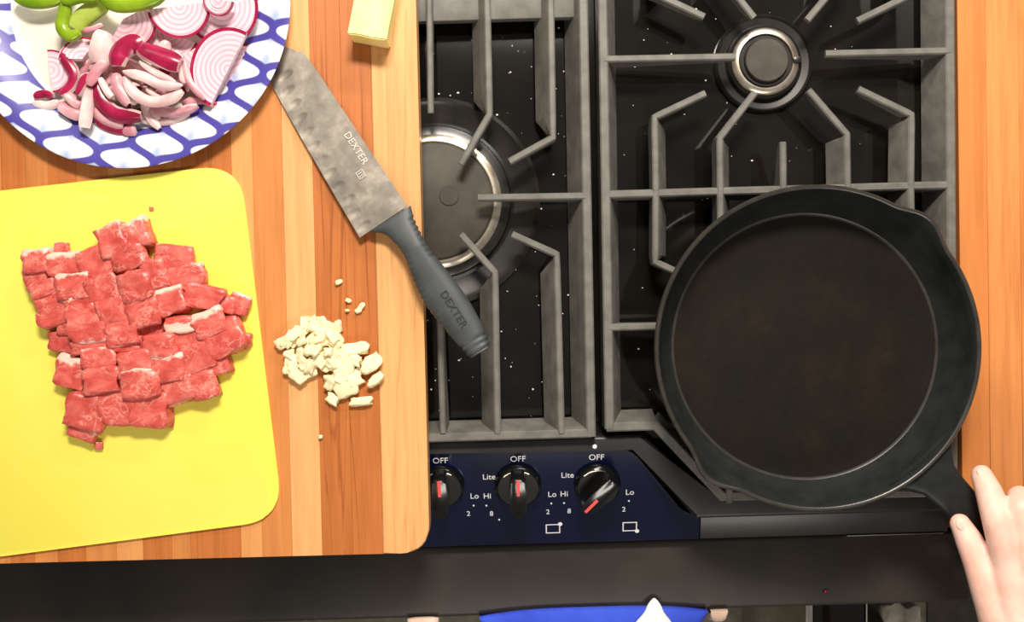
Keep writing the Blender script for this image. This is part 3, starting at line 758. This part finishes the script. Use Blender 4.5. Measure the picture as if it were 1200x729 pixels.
for i in range(nx+1):
    f = i/nx; tr, br = [], []
    xe = edx[0][0]+(edx[-1][0]-edx[0][0])*f; xsn = spx[0][0]+(spx[-1][0]-spx[0][0])*f
    ye, ys = interp(edx, xe), interp(spx, xsn)
    for j in range(ny+1):
        g = j/ny; x = xe+(xsn-xe)*g; y = ye+(ys-ye)*g
        th = .0003+.0019*g
        z = th
        for (dx, dy) in dim:
            u = (x-dx)/.0034; w = (y-dy)/.0080
            q = u*u+w*w
            if q < 1: z -= min(.00040, th*.5)*(1-q)
        tr.append(bm.verts.new((x, y, z))); br.append(bm.verts.new((x, y, 0)))
    T.append(tr); Bt.append(br)
for i in range(nx):
    for j in range(ny):
        bm.faces.new((T[i][j], T[i+1][j], T[i+1][j+1], T[i][j+1])); bm.faces.new((Bt[i][j], Bt[i][j+1], Bt[i+1][j+1], Bt[i+1][j]))
    for j in (0, ny): bm.faces.new((T[i][j], T[i+1][j], Bt[i+1][j], Bt[i][j]))
for i in (0, nx):
    for j in range(ny): bm.faces.new((T[i][j], T[i][j+1], Bt[i][j+1], Bt[i][j]))
blade = link('blade', finish(bm, M['blade'], True, 50), knife)
# handle
hz = BT+.016
hup = [K(*p, hz) for p in ((481, 241), (486, 257), (501, 287), (518, 310), (545, 345), (564, 378), (576, 406))]
hlo = [K(*p, hz) for p in ((432, 272), (449, 274), (463, 286), (475, 304), (485, 331), (497, 356), (519, 384), (551, 421))]
up = [(p.x, p.y) for p in catmull([(a, b, 0) for a, b in hup], 8)]; lo = [(p.x, p.y) for p in catmull([(a, b, 0) for a, b in hlo], 8)]
bm = bmesh.new(); n = 110; rings = []; m = 28; HZ = .0004
def along(pl, f):
    L = [0]
    for a, b in zip(pl, pl[1:]): L.append(L[-1]+math.hypot(b[0]-a[0], b[1]-a[1]))
    t = f*L[-1]
    for i in range(len(pl)-1):
        if t <= L[i+1]+1e-9:
            k = (t-L[i])/max(L[i+1]-L[i], 1e-9); return (pl[i][0]+(pl[i+1][0]-pl[i][0])*k, pl[i][1]+(pl[i+1][1]-pl[i][1])*k)
    return pl[-1]
for i in range(n+1):
    f = i/n; a, b = along(up, f), along(lo, f); cx, cy = (a[0]+b[0])/2, (a[1]+b[1])/2; hx, hy = (a[0]-b[0])/2, (a[1]-b[1])/2
    th = .0040+.0050*min(1, f*4)**.7-.0012*math.sin(math.pi*f)*(0)
    if f > .985: th *= .93; hx *= .985; hy *= .985
    ring = []
    for j in range(m):
        t = 2*math.pi*j/m; c_, s_ = math.cos(t), math.sin(t)
        ex = math.copysign(abs(c_)**.75, c_); ez = math.copysign(abs(s_)**.7, s_)
        rib = 0
        if ex > .72 and .06 < f < .36: rib = .0009*(.5+.5*math.sin(f*n*.5*math.pi))
        if ex < -.55 and .18 < f < .80: rib = .0005*(.5+.5*math.sin(f*n*.5*math.pi))
        if f > .90 : rib = .0011*(.5+.5*math.sin(f*n*.5*math.pi))
        k = 1-rib/.010
        ring.append(bm.verts.new((cx+hx*ex*k, cy+hy*ex*k, .0012+th*ez*k)))
    rings.append(ring)
for i in range(n):
    for j in range(m): bm.faces.new((rings[i][j], rings[i][(j+1) % m], rings[i+1][(j+1) % m], rings[i+1][j]))
bm.faces.new(rings[0]); bm.faces.new(rings[-1])
hd = link('handle', finish(bm, M['handle'], True, 50), knife); hd['label'] = 'grey ribbed plastic handle'
# writing on blade and handle
def on_knife(me, name, p0, p1, z, parent):
    a, b = Vector(K(*p0, hz)), Vector(K(*p1, hz)); c = (a+b)/2; o = link(name, me, parent)
    o.location = (c.x, c.y, z); o.rotation_euler = (0, 0, math.atan2(b.y-a.y, b.x-a.x)); return o
on_knife(text_mesh('DEXTER', .0095, M['handle_text'], .0002, 1.05), 'lettering', (516, 337), (550, 390), .01065, hd)
on_knife(text_mesh('DEXTER', .0088, M['etch'], .00008, 1.0), 'lettering', (401, 149), (431, 196), .00235, blade)
bm = bmesh.new()
for (x0, x1, y0, y1) in ((-.0035, .0035, .0028, .0034), (-.0035, .0035, -.0034, -.0028), (-.0035, -.0029, -.0028, .0028), (.0029, .0035, -.0028, .0028), (-.0017, -.0009, -.002, .002), (.0004, .0019, .0012, .0018), (.0004, .0019, -.0003, .0003), (.0004, .0019, -.002, -.0014)):
    v = [bm.verts.new(p) for p in ((x0, y0, 0), (x1, y0, 0), (x1, y1, 0), (x0, y1, 0))]; bm.faces.new(v)
on_knife(finish(bm, M['etch']), 'maker_box', (419, 199), (425, 208), .0024, blade)

# ---------------------------------------------------------------- skillet
sk = empty('cast_iron_skillet', (P(959, 408, .052).x, P(959, 408, .052).y, 0.0))
tag(sk, 'black cast iron skillet with pour spouts on the grate', 'skillet')
def iron_floor():
    t = NT('seasoned_iron'); v = t.coords(); n = t.noise(v, 22, 6, .65); n2 = t.noise(v, 130, 4)
    c = t.ramp(n, [(.35, lin(20, 17, 12)), (.55, lin(25, 20, 14)), (.75, lin(36, 27, 19))])
    r = t.ramp(n2, [(.3, (.48, .48, .48)), (.7, (.62, .62, .62))])
    t.bump(n2, .12, .0006); return t.set(c, r, spec=.15)
M['iron_floor'] = iron_floor()
M['iron'] = noisy('black_iron', lin(33, 35, 35), lin(42, 44, 43), 50, rough=.36, spec=.14, bump=.08, bscale=400, bdist=.0004)
RO, RH = .1402, .052
s1, s2 = math.radians(49), math.radians(230)
def spout(r, z, a):
    e = 0
    for s in (s1, s2):
        d = (a-s+math.pi) % (2*math.pi)-math.pi; w = math.radians(13.5)
        if abs(d) < w: e += (math.cos(math.pi*d/w)+1)/2*1.0
    return r+.0085*e*max(0, z/RH)**2.2
prof = [(0, .0), (.108, .0), (.114, .001), (.118, .004), (.1275, .022), (.1345, .040), (RO-.001, RH-.006), (RO, RH-.003), (RO, RH-.0012), (RO-.001, RH), (RO-.003, RH), (RO-.0042, RH-.001),
        (.1345, .040), (.1305, .030), (.1265, .019), (.1245, .013), (.1225, .0088), (.1200, .0068), (.1170, .0060), (.09, .006), (.05, .006), (0, .006)]
M['iron_worn'] = noisy('worn_iron', lin(40, 38, 34), lin(54, 50, 45), 60, rough=.30, spec=.7)
mi = [0]*6+[2]*5+[0]*4+[2]*3+[1]*3
assert len(mi) == len(prof)-1
pan = lathe(prof, [M['iron'], M['iron_floor'], M['iron_worn']], 180, True, 50, mi, spout)
link('pan', pan, sk)
# handle: plan outline along its own axis, gently rising
ha = math.radians(-47)
hw = [(.130, .044), (.138, .034), (.146, .0255), (.156, .0185), (.170, .0165), (.190, .0155), (.215, .0155), (.245, .0165), (.262, .0165), (.272, .0125), (.277, .006)]
bm = bmesh.new(); rings = []
for (x, w) in hw:
    zt = .046+.05*(x-.13); tk = .012 if x < .15 else .009
    sec = []
    for j in range(16):
        t = 2*math.pi*j/16; c_, s_ = math.cos(t), math.sin(t)
        sec.append(bm.verts.new((x, w*math.copysign(abs(c_)**.6, c_), zt-tk/2+tk/2*math.copysign(abs(s_)**.8, s_))))
    rings.append(sec)
for i in range(len(rings)-1):
    for j in range(16): bm.faces.new((rings[i][j], rings[i][(j+1) % 16], rings[i+1][(j+1) % 16], rings[i+1][j]))
bm.faces.new(rings[0]); bm.faces.new(rings[-1])
ho = link('handle', finish(bm, M['iron'], True, 50), sk); ho.rotation_euler = (0, 0, ha)

# ---------------------------------------------------------------- hand
def skin_mat():
    t = NT('skin'); v = t.coords(); n = t.noise(v, 45, 4); n2 = t.noise(v, 420, 3)
    c = t.ramp(n, [(.3, lin(244, 184, 164)), (.55, lin(250, 204, 186)), (.75, lin(253, 216, 200))])
    t.bump(n2, .15, .0006); return t.set(c, .48, spec=.35, sss=.25, ssscale=.006)
M['skin'] = skin_mat(); M['nail'] = NT('nail').set(lin(244, 188, 170), .5, spec=.5)
def hand():
    bm = bmesh.new()
    def chain(pts):
        q = [(P(x, y, z), r) for (x, y, z, r) in pts]
        for (c, r) in q: bmesh.ops.create_uvsphere(bm, u_segments=20, v_segments=12, radius=r, matrix=Matrix.Translation(c))
        for (a, ra), (b, rb) in zip(q, q[1:]):
            d = b-a; L = d.length
            mt = Matrix.Translation((a+b)/2) @ d.to_track_quat('Z', 'Y').to_matrix().to_4x4()
            bmesh.ops.create_cone(bm, cap_ends=True, segments=20, radius1=ra, radius2=rb, depth=L, matrix=mt)
    idx = [(1184, 664, .080, .0145), (1170, 612, .084, .0128), (1159, 577, .072, .0112), (1150.5, 557, .0620, .0090)]
    mid = [(1208, 650, .088, .0145), (1197, 597, .088, .0122), (1195, 584, .068, .0108), (1194, 588, .052, .0092)]
    rin = [(1241, 658, .086, .0140), (1238, 604, .084, .0112), (1234, 594, .062, .0100), (1230, 604, .047, .0086)]
    pin = [(1268, 676, .078, .0125), (1272, 630, .074, .0100), (1268, 620, .056, .0090), (1262, 628, .044, .0078)]
    thb = [(1186, 745, .074, .0240), (1165, 700, .070, .0175), (1147, 658, .065, .0132), (1135, 632, .062, .0112), (1125, 613.5, .061, .0086)]
    for c in (idx, mid, rin, pin, thb): chain(c)
    wr = [(1205, 800, .082), (1225, 800, .084), (1245, 800, .084), (1262, 800, .080)]
    for w, f in zip(wr, (idx, mid, rin, pin)): chain([(w[0], w[1], w[2], .0215), ((w[0]+f[0][0])/2, (w[1]+f[0][1])/2, .082, .0185), (f[0][0], f[0][1], f[0][2], f[0][3]*1.05)])
    chain([(1205, 795, .078, .022), (1182, 745, .074, .021), (1184, 690, .076, .016)])
    chain([(1182, 745, .070, .019), (1172, 690, .073, .0130), (1178, 655, .076, .010)])
    chain([(1212, 800, .084, .024), (1250, 1000, .10, .034), (1290, 1230, .12, .042)])
    chain([(1256, 800, .084, .024), (1290, 1000, .10, .034), (1330, 1230, .12, .042)])
    me = finish(bm, M['skin']); o = link('tmp', me)
    rm = o.modifiers.new('r', 'REMESH'); rm.mode = 'VOXEL'; rm.voxel_size = .0016; rm.use_smooth_shade = True
    sm = o.modifiers.new('s', 'SMOOTH'); sm.factor = .5; sm.iterations = 9
    dg = bpy.context.evaluated_depsgraph_get(); me2 = bpy.data.meshes.new_from_object(o.evaluated_get(dg))
    bpy.data.objects.remove(o)
    me2.materials.clear(); me2.materials.append(M['skin'])
    for p in me2.polygons: p.use_smooth = True
    h = link('person', me2); tag(h, "person's bare hand and forearm gripping the black skillet handle", 'person')
    for (x, y, z, dx, dy, r, tilt) in ((1149.5, 553.5, .0688, -9, -20, .0038, .6), (1126, 615, .0681, -10, -19, .0044, .35)):
        bmn = bmesh.new(); bmesh.ops.create_uvsphere(bmn, u_segments=16, v_segments=10, radius=1)
        for v in bmn.verts: v.co = (v.co.x*r*.85, v.co.y*r*1.15, v.co.z*.0008)
        no = link('fingernail', finish(bmn, M['nail'], True), h); no.location = P(x, y, z)
        no.rotation_euler = (-tilt, 0, math.atan2(-dy, dx)-math.pi/2)
hand()

# ---------------------------------------------------------------- crumbs on the range
def crumbs():
    bm = bmesh.new(); r = random.Random(3)
    def add(x, y, z, s):
        v0 = len(bm.verts); mt = Matrix.Translation((x, y, z+s*.4)) @ Matrix.Diagonal((s*r.uniform(.7, 1.6), s, s*.7, 1))
        bmesh.ops.create_icosphere(bm, subdivisions=1, radius=1, matrix=mt)
    for k in range(230):
        px = r.choice((r.uniform(500, 690), r.uniform(715, 1105), r.uniform(500, 690))); py = r.uniform(5, 495)
        c = P(px, py, DECK); add(c.x, c.y, DECK, r.choice((.0003, .0004, .0005, .0007, .0009)))
    o = link('crumbs', finish(bm, M['crumb'])); tag(o, 'white crumbs sprinkled over the black cooktop', 'crumbs', kind='stuff')
crumbs()
c = S(967, 693, LZ); bmr = bmesh.new(); bmesh.ops.create_icosphere(bmr, subdivisions=1, radius=1)
for v in bmr.verts: v.co = (v.co.x*.0030, v.co.y*.0016, v.co.z*.0010+.0009)
o = link('red_crumb', finish(bmr, M['onion_skin'], True)); w_ = RM @ Vector((c.x, c.y, 0)); o.location = (w_.x, w_.y, LZ-.0001); o.rotation_euler = (0, 0, .7)
tag(o, 'tiny dark red crumb on the black range front ledge', 'crumb')

# ---------------------------------------------------------------- things on the floor in front of the range
def draped(name, x0, x1, back, out, drop, thick, mat, label, cat, seed, point=False):
    """cloth laid over the front edge of the range ledge: a little on top, a bulge in front, then hanging"""
    bm = bmesh.new(); n = 44; V = []; W_ = []
    X0, X1 = S(x0, 722, LZ).x, S(x1, 722, LZ).x
    for i in range(n+1):
        f = i/n; e = max(0, 1-abs(2*f-1)**(1.3 if point else 3.2)); x = X0+(X1-X0)*f
        b = back*e+.0006; o_ = .004+out*(e**.5); wv = .0016*math.sin(f*23+seed)+.0012*math.sin(f*51+seed*2)
        hang = drop*(.9+.1*math.sin(f*5+seed))
        prof = [(Yl+b, LZ+.0008), (Yl+b, LZ+thick*.55), (Yl+b*.8, LZ+thick), (Yl+b*.3, LZ+thick*1.25), (Yl-o_*.35, LZ+thick*1.1), (Yl-o_*.8, LZ+thick*.2), (Yl-o_+wv, LZ-.018), (Yl-o_*.9+wv*2, LZ-.07), (Yl-o_*.8+wv*2.5, LZ-hang*.6), (Yl-o_*.8+wv*3, LZ-hang), (Yl-.003, LZ-hang), (Yl-.0012, LZ-hang*.4), (Yl-.001, LZ+.0008)]
        V.append([bm.verts.new(RM @ Vector((x, y, z))) for y, z in prof])
    m = len(V[0])
    for i in range(n):
        for j in range(m): bm.faces.new((V[i][j], V[i+1][j], V[i+1][(j+1) % m], V[i][(j+1) % m]))
    bm.faces.new(V[0]); bm.faces.new(V[-1])
    return tag(link(name, finish(bm, mat, True, 70)), label, cat)
draped('dish_towel', 562, 828, .0062, .030, .30, .006, M['blue_cloth'], "bright blue cloth draped over the range's black front edge", 'towel', 2)
draped('folded_napkin', 478, 514, .0012, .016, .16, .005, M['beige'], 'pale beige cloth end over the range front edge nearest the cutting board', 'napkin', 5)
draped('folded_napkin', 832, 852, .0002, .010, .16, .005, M['beige'], 'small pale beige cloth end over the range front edge below the skillet', 'napkin', 8)
def white_napkin():
    bm = bmesh.new(); n = 26; m = 16; T = []; B_ = []
    tp = S(766, 700, LZ); ztop = LZ+.0092
    for i in range(n+1):
        f = i/n; tr, br = [], []
        y = tp.y-.062*f; half = .0010+.040*f**.9+.0007*math.sin(f*23)
        for j in range(m+1):
            g = j/m*2-1; x = tp.x+g*half-.006*f
            fall = max(0, (Yl+.002)-y); z = ztop+.006*(1-g*g)*min(1, f*2)+.002*math.sin(g*8+f*7)*f-(.0 if fall < .03 else (fall-.03)*1.2)
            if y > Yl+.004: z = max(z-.006*min(1, (y-Yl-.004)/.012), LZ+.003)
            tr.append(bm.verts.new(RM @ Vector((x, y, z)))); br.append(bm.verts.new(RM @ Vector((x, y, z-.0022))))
        T.append(tr); B_.append(br)
    for i in range(n):
        for j in range(m):
            bm.faces.new((T[i][j], T[i+1][j], T[i+1][j+1], T[i][j+1])); bm.faces.new((B_[i][j], B_[i][j+1], B_[i+1][j+1], B_[i+1][j]))
        for j in (0, m): bm.faces.new((T[i][j], T[i+1][j], B_[i+1][j], B_[i][j]))
    for i in (0, n):
        for j in range(m): bm.faces.new((T[i][j], T[i][j+1], B_[i][j+1], B_[i][j]))
    tag(link('crumpled_napkin', finish(bm, M['white_cloth'], True)), 'crumpled white napkin with a pointed tip lying on the blue cloth', 'napkin')
white_napkin()
# bin with a chrome corner strip and a bag beside it
zb = -.50
bx0, bx1 = P(953, 700, zb).x, P(1019, 700, zb).x; by = P(985, 699, zb).y
bn = empty('waste_bin', (0, 0, FZ)); tag(bn, 'black waste bin with chrome edge strip in front of the range', 'bin')
link('body', boxm(bx0, bx1, by-.26, by+.01, 0, zb-FZ-.01, M['black_enamel'], .004), bn)
link('lid', boxm(bx0, bx1-.006, by-.26, by+.01, zb-FZ-.0095, zb-FZ, M['black_enamel'], .003), bn)
link('edge_strip', boxm(bx0-.011, bx0-.0002, by-.26, by+.01, .0, zb-FZ+.002, M['steel'], .003), bn)
link('seam_strip', boxm(bx1-.0055, bx1-.003, by-.26, by+.01, zb-FZ-.0095, zb-FZ+.001, M['steel'], .0005, 1), bn)
def bag():
    z0 = FZ; bm = bmesh.new(); n = 30; m = 14; V = []; zt = -.60
    for i in range(n):
        a = 2*math.pi*i/n; row = []
        for j in range(m+1):
            f = j/m; z = z0+(zt-z0)*f; c = P(1057, 735, z); r = (.034+.006*f)*(1+.13*math.sin(a*5+f*4)+.08*math.sin(a*9-f*7)); k = 1.9 if math.sin(a) < 0 else 1.1
            row.append(bm.verts.new((P(1057, 735, zt).x+r*math.cos(a)*(.85), P(1057, 735, zt).y-.01+r*k*math.sin(a), z+.004*math.sin(a*7)*f)))
        V.append(row)
    for i in range(n):
        for j in range(m): bm.faces.new((V[i][j], V[(i+1) % n][j], V[(i+1) % n][j+1], V[i][j+1]))
    bm.faces.new([V[i][0] for i in range(n)]); bm.faces.new([V[i][m] for i in range(n)])
    tag(link('plastic_bag', finish(bm, M['bag'], True)), 'crumpled cloudy plastic bag standing beside the black bin', 'bag')
bag()
mx0 = P(1085, 715, FZ).x
tag(link('floor_mat', boxm(mx0, mx0+.45, -1.1, P(1085, 690, FZ).y, FZ, FZ+.008, M['mat_grey'], .003)), 'dark grey floor mat beside the plastic bag', 'mat')
